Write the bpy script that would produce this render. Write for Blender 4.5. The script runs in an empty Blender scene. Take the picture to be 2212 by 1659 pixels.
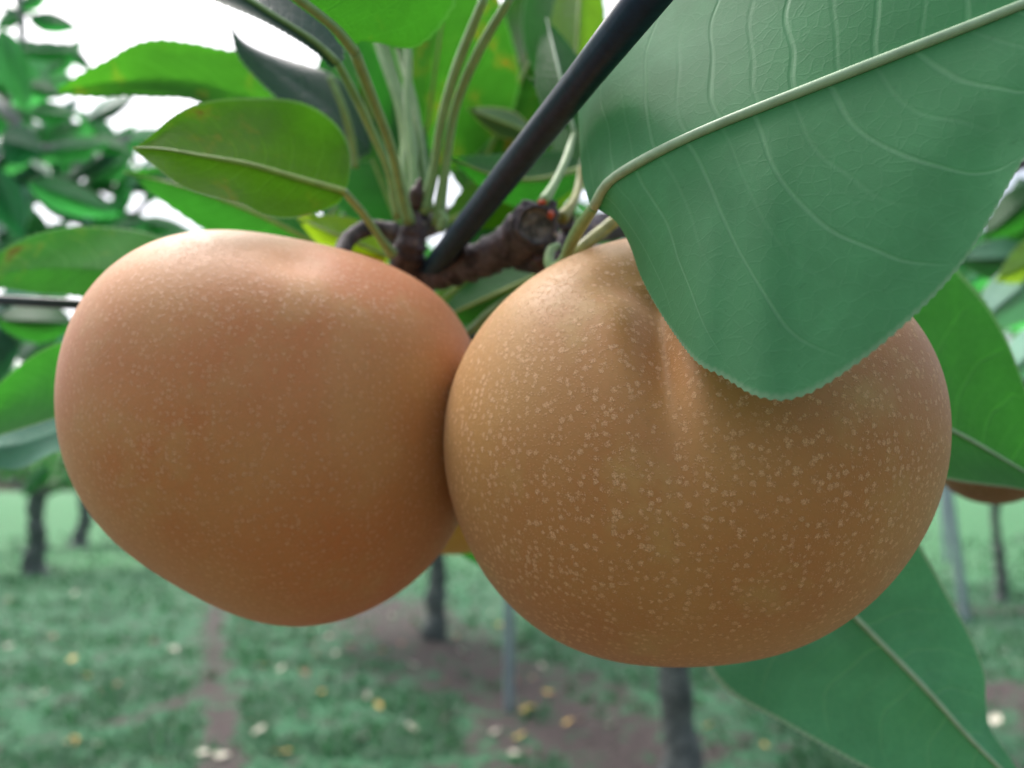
import bpy, bmesh, math, random
from mathutils import Vector, Matrix, noise, Euler
R = math.radians
# ------------------------------------------------------------ camera, sky, sun, exposure
scene = bpy.context.scene
PITCH = R(7.8); EYE = 1.5; FPX = 1677.0            # focal length in pixels of a 2212 px wide picture
cd = bpy.data.cameras.new('camera'); cam = bpy.data.objects.new('camera', cd)
scene.collection.objects.link(cam); scene.camera = cam
cam.location = (0, 0, EYE); cam.rotation_euler = (R(90) + PITCH, 0, 0)
cd.sensor_width = 36; cd.lens = 36 * FPX / 2212
cd.clip_start = 0.005; cd.clip_end = 3000
cd.dof.use_dof = True; cd.dof.focus_distance = 0.114; cd.dof.aperture_fstop = 14.5
w = bpy.data.worlds.new('World'); scene.world = w; w.use_nodes = True
wn = w.node_tree; wn.nodes.clear()
SUN_EL, SUN_AZ = R(60), R(-42)                       # azimuth clockwise from +Y
sky = wn.nodes.new('ShaderNodeTexSky'); sky.sky_type = 'NISHITA'; sky.sun_disc = False
sky.sun_elevation = SUN_EL; sky.sun_rotation = SUN_AZ; sky.dust_density = 6; sky.air_density = 1.0
hs = wn.nodes.new('ShaderNodeHueSaturation'); hs.inputs['Saturation'].default_value = 0.58
bg = wn.nodes.new('ShaderNodeBackground'); bg.inputs['Strength'].default_value = 0.15
wo = wn.nodes.new('ShaderNodeOutputWorld')
wn.links.new(sky.outputs[0], hs.inputs['Color']); wn.links.new(hs.outputs[0], bg.inputs[0]); wn.links.new(bg.outputs[0], wo.inputs[0])
sd = bpy.data.lights.new('sun', 'SUN'); sun = bpy.data.objects.new('sun', sd); scene.collection.objects.link(sun)
sd.energy = 1.4; sd.angle = R(22); sd.color = (1.0, 0.98, 0.97)
sv = Vector((math.sin(SUN_AZ) * math.cos(SUN_EL), math.cos(SUN_AZ) * math.cos(SUN_EL), math.sin(SUN_EL)))
sun.rotation_euler = sv.to_track_quat('Z', 'Y').to_euler()
scene.view_settings.view_transform = 'Standard'; scene.view_settings.look = 'None'
scene.view_settings.exposure = 1.14; scene.view_settings.gamma = 1
C = scene.collection
rnd = random.Random(7)
CAM = Vector((0, 0, EYE))
FW = Vector((0, math.cos(PITCH), math.sin(PITCH))); RT = Vector((1, 0, 0)); UP = Vector((0, -math.sin(PITCH), math.cos(PITCH)))
def P(x, y, d): return CAM + d * (FW + (x - 1106) / FPX * RT + (829.5 - y) / FPX * UP)
def G(x, y):                                        # the ground point seen there
    v = P(x, y, 1) - CAM
    return CAM + v * (EYE / -v.z)

# ------------------------------------------------------------ tagging
def tag(o, label=None, cat=None, group=None, kind=None):
    if label: o['label'] = label
    if cat: o['category'] = cat
    if group: o['group'] = group
    if kind: o['kind'] = kind
    return o
def empty(name, loc=(0, 0, 0)):
    o = bpy.data.objects.new(name, None); o.empty_display_size = 0.01; o.location = loc; C.objects.link(o); return o
def put(name, verts, faces, mat, parent=None, uvs=None, smooth=True, attr=None):
    me = bpy.data.meshes.new(name); me.from_pydata([tuple(v) for v in verts], [], faces)
    if uvs:
        ul = me.uv_layers.new(name='UVMap')
        for l in me.loops: ul.data[l.index].uv = uvs[l.vertex_index]
    if attr:
        a = me.attributes.new(attr[0], 'FLOAT', 'POINT')
        for i, v in enumerate(attr[1]): a.data[i].value = v
    if smooth: me.shade_smooth()
    me.materials.append(mat)
    o = bpy.data.objects.new(name, me); C.objects.link(o)
    if parent:
        o.parent = parent
        me.transform(Matrix.Translation(-world_loc(parent)))
    return o
def world_loc(o):
    v = Vector(o.location)
    return v + world_loc(o.parent) if o.parent else v

# ------------------------------------------------------------ materials
class NT:
    def __init__(s, name):
        s.m = bpy.data.materials.new(name); s.m.use_nodes = True; s.t = s.m.node_tree; s.t.nodes.clear()
        s.out = s.n('ShaderNodeOutputMaterial')
    def n(s, typ, **kw):
        nd = s.t.nodes.new(typ)
        for k, v in kw.items(): setattr(nd, k, v)
        return nd
    def set(s, inp, v):
        if isinstance(v, bpy.types.NodeSocket): s.t.links.new(v, inp)
        elif v is not None:
            if inp.type == 'RGBA' and len(v) == 3: v = (*v, 1)
            inp.default_value = v
    def math(s, op, a, b=None, c=None, clamp=False):
        nd = s.n('ShaderNodeMath', operation=op, use_clamp=clamp)
        for i, v in enumerate((a, b, c)): s.set(nd.inputs[i], v)
        return nd.outputs[0]
    def ramp(s, v, lo, hi, a=0.0, b=1.0):           # smooth map range
        nd = s.n('ShaderNodeMapRange', interpolation_type='SMOOTHSTEP')
        s.set(nd.inputs[0], v); s.set(nd.inputs[1], lo); s.set(nd.inputs[2], hi); s.set(nd.inputs[3], a); s.set(nd.inputs[4], b)
        return nd.outputs[0]
    def mix(s, f, a, b, mode='MIX'):
        nd = s.n('ShaderNodeMix', data_type='RGBA', blend_type=mode)
        s.set(nd.inputs[0], f); s.set(nd.inputs[6], a); s.set(nd.inputs[7], b)
        return nd.outputs[2]
    def noise(s, vec, scale, detail=3, rough=0.5, dist=0):
        nd = s.n('ShaderNodeTexNoise'); s.set(nd.inputs['Vector'], vec)
        nd.inputs['Scale'].default_value = scale; nd.inputs['Detail'].default_value = detail
        nd.inputs['Roughness'].default_value = rough; nd.inputs['Distortion'].default_value = dist
        return nd
    def voro(s, vec, scale, feature='F1', rand=1):
        nd = s.n('ShaderNodeTexVoronoi', feature=feature); s.set(nd.inputs['Vector'], vec)
        nd.inputs['Scale'].default_value = scale; nd.inputs['Randomness'].default_value = rand
        return nd
    def vadd(s, a, b, k=1.0):
        m = s.n('ShaderNodeVectorMath', operation='MULTIPLY_ADD'); s.set(m.inputs[0], b); m.inputs[1].default_value = (k, k, k); s.set(m.inputs[2], a)
        return m.outputs[0]
    def bump(s, h, strength, dist, normal=None):
        nd = s.n('ShaderNodeBump'); nd.inputs['Strength'].default_value = strength; nd.inputs['Distance'].default_value = dist
        s.set(nd.inputs['Height'], h)
        if normal: s.set(nd.inputs['Normal'], normal)
        return nd.outputs[0]
    def pbsdf(s, **kw):
        nd = s.n('ShaderNodeBsdfPrincipled')
        for k, v in kw.items(): s.set(nd.inputs[k.replace('_', ' ')], v)
        return nd.outputs[0]
    def done(s, sh):
        s.t.links.new(sh, s.out.inputs[0]); return s.m

def pear_mat(name, ca, cb, cc, spot, dens, fine, bumpk=1.0, seed=0.0):
    t = NT(name); tc = t.n('ShaderNodeTexCoord'); ob = tc.outputs['Object']
    mp = t.n('ShaderNodeMapping'); t.set(mp.inputs[0], ob); mp.inputs[1].default_value = (seed, seed * .7, -seed); ob = mp.outputs[0]
    big = t.noise(ob, 17, 3).outputs[0]; mid = t.noise(ob, 60, 4, .6).outputs[0]
    base = t.mix(t.ramp(big, .38, .62), ca, cb)
    base = t.mix(t.math('MULTIPLY', t.ramp(mid, .5, .72), .65), base, cc)
    fn = t.noise(ob, 900, 3, .6).outputs[0]
    base = t.mix(t.ramp(fn, .3, .7, 0, .25), base, tuple(c * .72 for c in ca))
    # lenticels: star edged flecks
    wob = t.noise(ob, 3300, 2, .7)
    v1 = t.voro(t.vadd(ob, wob.outputs[1], .0012), dens, rand=.78)
    sz = t.n('ShaderNodeSeparateColor'); t.set(sz.inputs[0], v1.outputs['Color'])
    rad = t.ramp(sz.outputs[0], 0, 1, .29, .46)
    e = t.math('SUBTRACT', rad, v1.outputs['Distance'])
    m1 = t.ramp(e, -.02, .12)
    keep = t.ramp(sz.outputs[1], .02, .30)
    m1 = t.math('MULTIPLY', m1, keep)
    v2 = t.voro(t.vadd(ob, wob.outputs[1], .0002), dens * 2.6)
    sz2 = t.n('ShaderNodeSeparateColor'); t.set(sz2.inputs[0], v2.outputs['Color'])
    m2 = t.math('MULTIPLY', t.ramp(v2.outputs['Distance'], .40, .15), t.ramp(sz2.outputs[0], .38, .45))
    grit = t.ramp(t.noise(ob, 3600, 3, .75).outputs[0], .46, .62)
    ring = t.math('MULTIPLY', t.ramp(t.math('ABSOLUTE', t.math('ADD', e, .03)), .07, .0), keep)
    col = t.mix(t.math('MULTIPLY', ring, .22 * fine), base, tuple(c * .62 for c in cb))
    col = t.mix(t.math('MULTIPLY', m1, t.math('MULTIPLY_ADD', grit, .60 * fine, .30 * fine)), col, spot)
    col = t.mix(t.math('MULTIPLY', m2, .18 * fine), col, spot)
    pore = t.math('MULTIPLY', t.ramp(v1.outputs['Distance'], .09, .03), t.ramp(sz.outputs[2], .72, .78))
    col = t.mix(t.math('MULTIPLY', pore, .7 * fine), col, (.12, .045, .02))
    h = t.math('ADD', t.math('MULTIPLY', m1, t.math('MULTIPLY_ADD', grit, .9, .5)), t.math('MULTIPLY', m2, .5))
    h = t.math('SUBTRACT', h, t.math('MULTIPLY', pore, 1.5))
    h = t.math('ADD', h, t.math('MULTIPLY', t.noise(ob, 1500, 3, .7).outputs[0], .35))
    nb = t.bump(h, .9 * bumpk, .00024)
    nb = t.bump(mid, .15, .0016, nb)
    return t.done(t.pbsdf(Base_Color=col, Roughness=t.math('MULTIPLY_ADD', fn, .22, .44), Specular_IOR_Level=.38, Normal=nb, Subsurface_Weight=.12,
                          Subsurface_Radius=(.5, .25, .1), Subsurface_Scale=.004, Sheen_Weight=.06, Sheen_Roughness=.4, Sheen_Tint=(.95, .92, 1)))

def leaf_mat(name, upper, under, trans, tmix=.45, nveins=9, stain=0.0, rough=.42, vein=(.26, .36, .16), stainc=(.16, .06, .015), glow=.6, vk=.8, fine=1.0, rim=.7, rimw=.955, bs=.5, spec=.5):
    t = NT(name); uv = t.n('ShaderNodeUVMap').outputs[0]; ob = t.n('ShaderNodeTexCoord').outputs['Object']
    sp = t.n('ShaderNodeSeparateXYZ'); wv = t.noise(uv, 4, 1); t.set(sp.inputs[0], t.vadd(uv, wv.outputs[1], .05))
    av = t.math('ABSOLUTE', t.math('SUBTRACT', sp.outputs[1], .525)); av = t.math('MULTIPLY', av, 2)   # 0 midrib .. 1 margin
    side = t.math('GREATER_THAN', sp.outputs[1], .525)
    tt = t.math('SUBTRACT', sp.outputs[0], t.math('MULTIPLY_ADD', t.math('MULTIPLY', av, av), .10, t.math('MULTIPLY', av, .13)))
    ph = t.math('MULTIPLY_ADD', tt, float(nveins), t.math('MULTIPLY', side, .45))
    fr = t.math('ABSOLUTE', t.math('SUBTRACT', t.math('FRACT', ph), .5))
    wd = t.math('MULTIPLY_ADD', av, -.028, .044)
    v1 = t.math('MULTIPLY', t.ramp(t.math('DIVIDE', fr, wd), 1.3, .2), t.ramp(av, 1.0, .72))
    fr2 = t.math('ABSOLUTE', t.math('SUBTRACT', t.math('FRACT', t.math('MULTIPLY_ADD', ph, 1.0, .47)), .5))
    v1b = t.math('MULTIPLY', t.ramp(fr2, .05, .0), t.ramp(av, .8, .3, 0, .45))
    cells = t.voro(t.vadd(ob, t.noise(ob, 300, 2).outputs[1], .0015), 420, 'DISTANCE_TO_EDGE').outputs[0]
    v2 = t.ramp(cells, .10, .0)
    cells3 = t.voro(ob, 1500, 'DISTANCE_TO_EDGE').outputs[0]
    v3 = t.ramp(cells3, .16, .0)
    veins = t.math('MAXIMUM', v1, t.math('MAXIMUM', v1b, t.math('MULTIPLY', v2, .30 * fine)))
    # un-warped margin for the pale rim
    sp2 = t.n('ShaderNodeSeparateXYZ'); t.set(sp2.inputs[0], uv)
    edge = t.ramp(t.math('MULTIPLY', t.math('ABSOLUTE', t.math('SUBTRACT', sp2.outputs[1], .5)), 2), rimw, rimw + .02)
    mott = t.ramp(t.noise(ob, 90, 4, .6).outputs[0], .3, .7)
    bf = t.n('ShaderNodeNewGeometry').outputs['Backfacing']
    base = t.mix(bf, upper, under)
    base = t.mix(t.math('MULTIPLY', mott, .35), base, t.mix(.5, base, tuple(c * .55 for c in upper)))
    cloud = t.ramp(t.noise(ob, 38, 5, .7, .3).outputs[0], .45, .68)
    base = t.mix(t.math('MULTIPLY', cloud, .30), base, tuple(min(1, c * 1.6 + .01) for c in under))
    speck = t.ramp(t.noise(ob, 700, 2, .6).outputs[0], .70, .76)
    base = t.mix(t.math('MULTIPLY', speck, .35), base, tuple(c * .45 for c in under))
    base = t.mix(t.math('MULTIPLY', veins, vk * .55), base, vein)
    base = t.mix(t.math('MULTIPLY', v3, .12 * fine), base, tuple(c * .5 for c in under))
    base = t.mix(t.math('MULTIPLY', edge, rim), base, (.45, .5, .38))
    oi = t.n('ShaderNodeObjectInfo')
    base = t.mix(1.0, base, oi.outputs['Color'], 'MULTIPLY')
    tr = t.mix(t.math('MULTIPLY', veins, .45), trans, tuple(min(1, c * 1.5) for c in trans))
    tr = t.mix(t.math('MULTIPLY', mott, .45), tr, tuple(c * .6 for c in trans))
    if stain > 0:
        sn = t.noise(ob, 75, 4, .65, .4).outputs[0]
        sm = t.ramp(sn, .72 - .1 * stain, .80 - .1 * stain)
        ym = t.ramp(sn, .62 - .1 * stain, .74 - .1 * stain)
        tr = t.mix(t.math('MULTIPLY', ym, .3), tr, (.35, .32, .02)); tr = t.mix(t.math('MULTIPLY', sm, .75), tr, stainc)
        base = t.mix(t.math('MULTIPLY', sm, .7), base, stainc)
    tr = t.mix(1.0, tr, oi.outputs['Color'], 'MULTIPLY')
    hgt = t.math('ADD', t.math('MULTIPLY', t.math('MAXIMUM', v1, v1b), 1.0), t.math('ADD', t.math('MULTIPLY', v2, .35 * fine), t.math('MULTIPLY', v3, .16 * fine)))
    hgt = t.math('MULTIPLY', hgt, t.math('MULTIPLY_ADD', bf, 2.0, -1.0))
    nb = t.bump(hgt, bs, .00045)
    a = t.pbsdf(Base_Color=base, Roughness=t.math('MULTIPLY_ADD', bf, .12, rough), Specular_IOR_Level=t.math('MULTIPLY_ADD', bf, -.45 * spec, spec), Normal=nb)
    tl = t.n('ShaderNodeBsdfTranslucent'); t.set(tl.inputs[0], tr); t.set(tl.inputs[1], nb)
    ms = t.n('ShaderNodeMixShader'); ms.inputs[0].default_value = tmix
    t.t.links.new(a, ms.inputs[1]); t.t.links.new(tl.outputs[0], ms.inputs[2])
    return t.done(ms.outputs[0])

def simple_leaf_mat(name, a, b, trans, tmix=.4, rough=.4):
    t = NT(name); oi = t.n('ShaderNodeObjectInfo'); ob = t.n('ShaderNodeTexCoord').outputs['Object']
    g = t.n('ShaderNodeNewGeometry')
    f = t.math('ADD', t.math('MULTIPLY', g.outputs['Random Per Island'], .7), t.math('MULTIPLY', t.noise(ob, 1.6, 2).outputs[0], .3))
    base = t.mix(f, a, b); base = t.mix(1.0, base, oi.outputs['Color'], 'MULTIPLY')
    tr = t.mix(f, trans, tuple(c * .6 for c in trans)); tr = t.mix(1.0, tr, oi.outputs['Color'], 'MULTIPLY')
    p = t.pbsdf(Base_Color=base, Roughness=rough, Specular_IOR_Level=.5)
    tl = t.n('ShaderNodeBsdfTranslucent'); t.set(tl.inputs[0], tr)
    ms = t.n('ShaderNodeMixShader'); ms.inputs[0].default_value = tmix
    t.t.links.new(p, ms.inputs[1]); t.t.links.new(tl.outputs[0], ms.inputs[2])
    return t.done(ms.outputs[0])

def bark_mat(name, a, b, scale, bumpd, lent=None):
    t = NT(name); ob = t.n('ShaderNodeTexCoord').outputs['Object']
    n1 = t.noise(ob, scale, 5, .65).outputs[0]; n2 = t.noise(ob, scale * 4, 4, .6).outputs[0]
    col = t.mix(t.ramp(n1, .35, .65), a, b); col = t.mix(t.ramp(n2, .55, .75, 0, .6), col, tuple(min(1, c * 1.7) for c in b))
    h = t.math('ADD', n1, t.math('MULTIPLY', n2, .4))
    if lent:
        v = t.voro(ob, lent).outputs['Distance']; m = t.ramp(v, .22, .12); col = t.mix(m, col, (.32, .24, .19)); h = t.math('ADD', h, t.math('MULTIPLY', m, .5))
    return t.done(t.pbsdf(Base_Color=col, Roughness=.7, Normal=t.bump(h, .8, bumpd), Specular_IOR_Level=.35))

def plain(name, col, rough=.5, spec=.5, nscale=200, var=.25, bumpd=0.0002, metal=0.0):
    t = NT(name); ob = t.n('ShaderNodeTexCoord').outputs['Object']; n1 = t.noise(ob, nscale, 4, .6).outputs[0]
    c = t.mix(t.ramp(n1, .35, .7, 0, 1), col, tuple(x * (1 - var) for x in col))
    return t.done(t.pbsdf(Base_Color=c, Roughness=t.math('MULTIPLY_ADD', n1, .2, rough - .1), Specular_IOR_Level=spec, Metallic=metal, Normal=t.bump(n1, .3, bumpd)))

M = {}
M['pear_r'] = pear_mat('russet_pear_skin', (.49, .250, .080), (.42, .168, .050), (.48, .290, .098), (.78, .45, .24), 790, 1.0, .55)
M['pear_l'] = pear_mat('orange_pear_skin', (.52, .242, .086), (.50, .155, .042), (.51, .265, .096), (.74, .40, .21), 860, .66, .5, .31)
M['pear_g'] = pear_mat('green_pear_skin', (.55, .33, .05), (.5, .30, .05), (.55, .26, .06), (.6, .45, .2), 520, .6, .6, .7)
M['pear_d'] = pear_mat('shade_darkened_pear_skin', (.23, .14, .055), (.20, .115, .05), (.25, .17, .07), (.4, .3, .18), 700, .6, .6, .5)  # pear skin with shade painted into its darker brown
M['leaf_big'] = leaf_mat('glaucous_leaf', (.07, .18, .08), (.066, .225, .100), (.04, .28, .06), .34, 9, 0, .50, (.22, .38, .24), vk=.6, fine=.32, bs=.26, spec=.6, rim=.28, rimw=.975)
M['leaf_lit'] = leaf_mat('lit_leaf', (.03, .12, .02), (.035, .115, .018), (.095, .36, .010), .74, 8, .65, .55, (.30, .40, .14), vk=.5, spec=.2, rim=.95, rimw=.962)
M['leaf_mid'] = leaf_mat('green_leaf', (.025, .11, .03), (.05, .16, .055), (.035, .24, .015), .55, 8, 0, .40, (.22, .38, .18), vk=.6)
M['leaf_hang'] = leaf_mat('hanging_leaf', (.06, .22, .10), (.10, .30, .16), (.04, .26, .06), .25, 8, 0, .42, (.28, .46, .26), vk=.45)
M['leaf_stain'] = leaf_mat('blotched_leaf', (.03, .12, .025), (.05, .16, .04), (.05, .24, .012), .62, 8, .55, .42, (.22, .36, .14), vk=.5, spec=.25)
M['leaf_stain2'] = leaf_mat('russet_blotched_leaf', (.03, .12, .025), (.05, .16, .04), (.05, .24, .012), .62, 7, 1.1, .42, (.22, .36, .14), (.34, .12, .01), vk=.5, spec=.25)
M['leaf_dark'] = leaf_mat('dark_glossy_leaf', (.018, .05, .035), (.03, .075, .06), (.02, .12, .03), .15, 8, 0, .28, (.07, .14, .09), vk=.5)
M['leaf_pale'] = leaf_mat('pale_leaf', (.16, .32, .24), (.20, .38, .30), (.10, .40, .14), .30, 8, 0, .45, (.35, .5, .4), vk=.5)
M['leaf_yel'] = leaf_mat('yellow_green_leaf', (.10, .22, .02), (.18, .32, .03), (.50, .70, .03), .65, 8, .5, .45, (.4, .5, .1), (.5, .14, .01), vk=.5)
M['petiole'] = plain('petiole', (.23, .37, .14), .42, .5, 260, .18)
M['petiole_old'] = plain('petiole_yellowish', (.30, .30, .07), .45, .5, 260, .35)
M['rib'] = plain('leaf_rib', (.36, .50, .32), .45, .4, 300, .2)
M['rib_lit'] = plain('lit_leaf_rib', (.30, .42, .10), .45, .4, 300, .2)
M['twig'] = bark_mat('spur_bark', (.03, .024, .030), (.12, .096, .11), 160, .0012, 190)
M['twig_pale'] = bark_mat('grey_twig_bark', (.12, .13, .12), (.30, .32, .30), 90, .001)
M['scar'] = bark_mat('cut_wood', (.05, .045, .05), (.24, .20, .20), 420, .0006)
M['red'] = plain('bud_scale_red', (.55, .07, .02), .5)
M['brownbud'] = plain('bud_scale_brown', (.07, .03, .025), .5)
M['hose'] = plain('black_plastic', (.006, .024, .055), .46, .30, 500, .3, .00012)
M['wire'] = plain('grey_coated_wire', (.04, .05, .075), .42, .4, 500, .3, .0001)
M['bark'] = bark_mat('trunk_bark', (.05, .06, .06), (.15, .165, .155), 14, .012)
M['post'] = plain('grey_metal_pipe', (.30, .36, .40), .45, .5, 20, .3, .001, .3)
M['leaf_far'] = leaf_mat('canopy_leaf_far', (.025, .12, .05), (.04, .17, .09), (.10, .55, .12), .62, 7, 0, .6, (.2, .36, .2), vk=.4, spec=.22)
M['crown'] = simple_leaf_mat('crown_leaves', (.035, .13, .04), (.09, .22, .08), (.06, .34, .05), .45)
M['crownb'] = simple_leaf_mat('canopy_leaf', (.03, .12, .03), (.06, .17, .05), (.08, .42, .04), .5)
M['grassb'] = simple_leaf_mat('herb_blades', (.018, .070, .036), (.085, .20, .105), (.05, .22, .07), .3, .6)
M['fallen_w'] = plain('dry_pale_leaf', (.62, .58, .47), .6, .4, 60, .35, .001)
M['fallen_y'] = plain('dry_yellow_leaf', (.66, .44, .13), .6, .4, 60, .35, .001)
M['fallen_b'] = plain('dry_brown_leaf', (.34, .19, .12), .6, .4, 60, .35, .001)

# ------------------------------------------------------------ curves and tubes
def catmull(pts, n):
    pts = [Vector(p) for p in pts]
    if len(pts) == 2: return [pts[0].lerp(pts[1], i / n) for i in range(n + 1)]
    q = [pts[0] * 2 - pts[1]] + pts + [pts[-1] * 2 - pts[-2]]
    dense = []
    for i in range(1, len(q) - 2):
        a, b, c, d = q[i - 1:i + 3]
        for k in range(12):
            t = k / 12
            dense.append(.5 * ((2 * b) + (c - a) * t + (2 * a - 5 * b + 4 * c - d) * t * t + (3 * b - a - 3 * c + d) * t ** 3))
    dense.append(pts[-1].copy())
    L = [0]
    for i in range(1, len(dense)): L.append(L[-1] + (dense[i] - dense[i - 1]).length)
    out = []; j = 0
    for i in range(n + 1):
        s = L[-1] * i / n
        while j < len(L) - 2 and L[j + 1] < s: j += 1
        f = (s - L[j]) / max(1e-9, L[j + 1] - L[j]); out.append(dense[j].lerp(dense[j + 1], min(1, max(0, f))))
    return out
def tube_data(pts, radii, seg=10, n=None, lump=0.0, seed=0, cap=True):
    n = n or max(8, len(pts) * 6); c = catmull(pts, n)
    V = []; F = []; up = Vector((.3, .2, .9)).normalized(); prev = None
    for i, p in enumerate(c):
        d = (c[min(i + 1, n)] - c[max(i - 1, 0)]).normalized()
        if prev is None: a = d.cross(up).normalized()
        else: a = (prev - d * prev.dot(d)).normalized()
        prev = a; b = d.cross(a)
        t = i / n * (len(radii) - 1); k = min(int(t), len(radii) - 2); r = radii[k] + (radii[k + 1] - radii[k]) * (t - k)
        for s in range(seg):
            an = 2 * math.pi * s / seg; off = math.cos(an) * a + math.sin(an) * b
            rr = r
            if lump: rr *= 1 + lump * noise.noise((p + off * r) / (r * 1.3) * .6 + Vector((seed, 0, 0))) 
            V.append(p + off * rr)
    for i in range(n):
        for s in range(seg):
            s2 = (s + 1) % seg; F.append((i * seg + s, i * seg + s2, (i + 1) * seg + s2, (i + 1) * seg + s))
    if cap:
        F.append(tuple(range(seg - 1, -1, -1))); F.append(tuple(n * seg + s for s in range(seg)))
    return V, F
def merge(lst):
    V = []; F = []
    for v, f in lst:
        o = len(V); V += v; F += [tuple(i + o for i in q) for q in f]
    return V, F
def tube(name, pts, radii, mat, parent=None, **kw):
    V, F = tube_data(pts, radii, **kw); return put(name, V, F, mat, parent)

# ------------------------------------------------------------ leaves
def leaf(name, mid, A, B, mat, parent, under=True, camber=.10, wave=.0, nu=70, nv=12, teeth=.0004, rib=(.0010, .0004), ribmat='rib', color=(1, 1, 1), pet=None, petr=.0009, seed=0, label=None, petmat='petiole'):
    """mid: midrib from base to tip; A and B: the two margins between them, all as world points."""
    m = catmull(mid, nu); a = catmull([mid[0]] + A + [mid[-1]], nu); b = catmull([mid[0]] + B + [mid[-1]], nu)
    def serr(e, c):
        L = sum((e[i + 1] - e[i]).length for i in range(nu)); out = []
        nt = max(4, int(L / .0022)); 
        return e
    V = []; UV = []; W = 2 * nv + 1
    for i in range(nu + 1):
        u = i / nu
        ta = (a[i] - m[i]); tb = (b[i] - m[i])
        d = (m[min(i + 1, nu)] - m[max(i - 1, 0)]).normalized()
        nrm = (ta - tb).cross(d)
        if nrm.length < 1e-9: nrm = FW.copy()
        nrm.normalize()
        if nrm.dot(FW) < 0: nrm = -nrm                      # away from the camera
        for j in range(-nv, nv + 1):
            s = abs(j) / nv; e = ta if j < 0 else tb
            p = m[i] + e * s + nrm * (camber * e.length * 4 * s * (1 - s) * .5)
            if wave: p += nrm * (wave * s * math.sin(u * 19 + (2 if j < 0 else 0) + seed) * .6 + wave * s * noise.noise(Vector((u * 6, s * 2 + (9 if j < 0 else 0), seed))))
            if s == 1 and 0 < i < nu and e.length > 1e-6: p += e.normalized() * teeth * ((1.0 if i % 2 else -.3) + .5 * noise.noise(Vector((i * .7, seed, j))))
            V.append(p); UV.append((u, .5 + .5 * j / nv))
    F = []
    for i in range(nu):
        for j in range(W - 1):
            q = (i * W + j, i * W + j + 1, (i + 1) * W + j + 1, (i + 1) * W + j); F.append(q)
    # make the wanted side face the camera
    acc = 0
    for q in F[::7]:
        n_ = (V[q[2]] - V[q[0]]).cross(V[q[3]] - V[q[1]]); acc += n_.dot(CAM - V[q[0]])
    if (acc > 0) == under: F = [q[::-1] for q in F]
    o = put(name, V, F, M[mat], parent, UV); o.color = (*color, 1)
    if label: o['label'] = label
    if rib:
        side = sum(((V[q[0]] - CAM).length for q in F[:1]))
        pts = [m[int(k * nu / 14)] - FW * rib[0] * .35 for k in range(15)]
        r = tube('midrib', pts, [rib[0], rib[0] * .8, (rib[0] + rib[1]) / 2, rib[1], rib[1] * .5], M[ribmat], o, seg=8, n=40)
    if pet:
        tube('petiole', [*pet, mid[0] - FW * .0002], [petr * 1.5, petr, petr, petr, (rib or (petr,))[0] * 1.02], M[petmat], o, seg=8, n=24)
    return o
def PP(*l): return [P(*p) for p in l]
def leafS(base, tip, w, mat, parent, bend=0.0, tilt=0.0, under=True, curve=.06, name='leaf', **kw):
    """a generic pear leaf from base to tip pixel+depth, w: full width in px at mid depth; tilt: depth difference of the margins."""
    b = Vector(base); t_ = Vector(tip); ax = Vector((t_.x - b.x, t_.y - b.y)); L = ax.length; n = Vector((-ax.y, ax.x)) / L
    mid = []; A = []; B = []
    prof = [(0.08, .42), (.18, .74), (.32, .96), (.46, 1.0), (.60, .88), (.74, .64), (.86, .36), (.95, .12)]
    def at(u, off, dd):
        c = b.lerp(t_, u); s = math.sin(u * math.pi) * bend * L
        return P(c.x + n.x * (s + off), c.y + n.y * (s + off), c.z + dd)
    sg = curve * b.z * 1.5
    for u in (0, .25, .5, .75, 1): mid.append(at(u, 0, sg * (-(4 * u * (1 - u)) * .3 + u * u * .15) * 1.0))
    sd_ = kw.get('seed', 0)
    for k, (u, r_) in enumerate(prof):
        A.append(at(u, -w / 2 * r_ * (1 + .06 * noise.noise(Vector((k * .8, sd_, 3)))), -tilt * r_ + sg * .2 * r_)); B.append(at(u, w / 2 * r_ * (1 + .06 * noise.noise(Vector((k * .8, sd_, 7)))), tilt * r_ + sg * .2 * r_))
    kw.setdefault('nu', 36); kw.setdefault('nv', 8)
    return leaf(name, mid, A, B, mat, parent, under=under, **kw)

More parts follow.
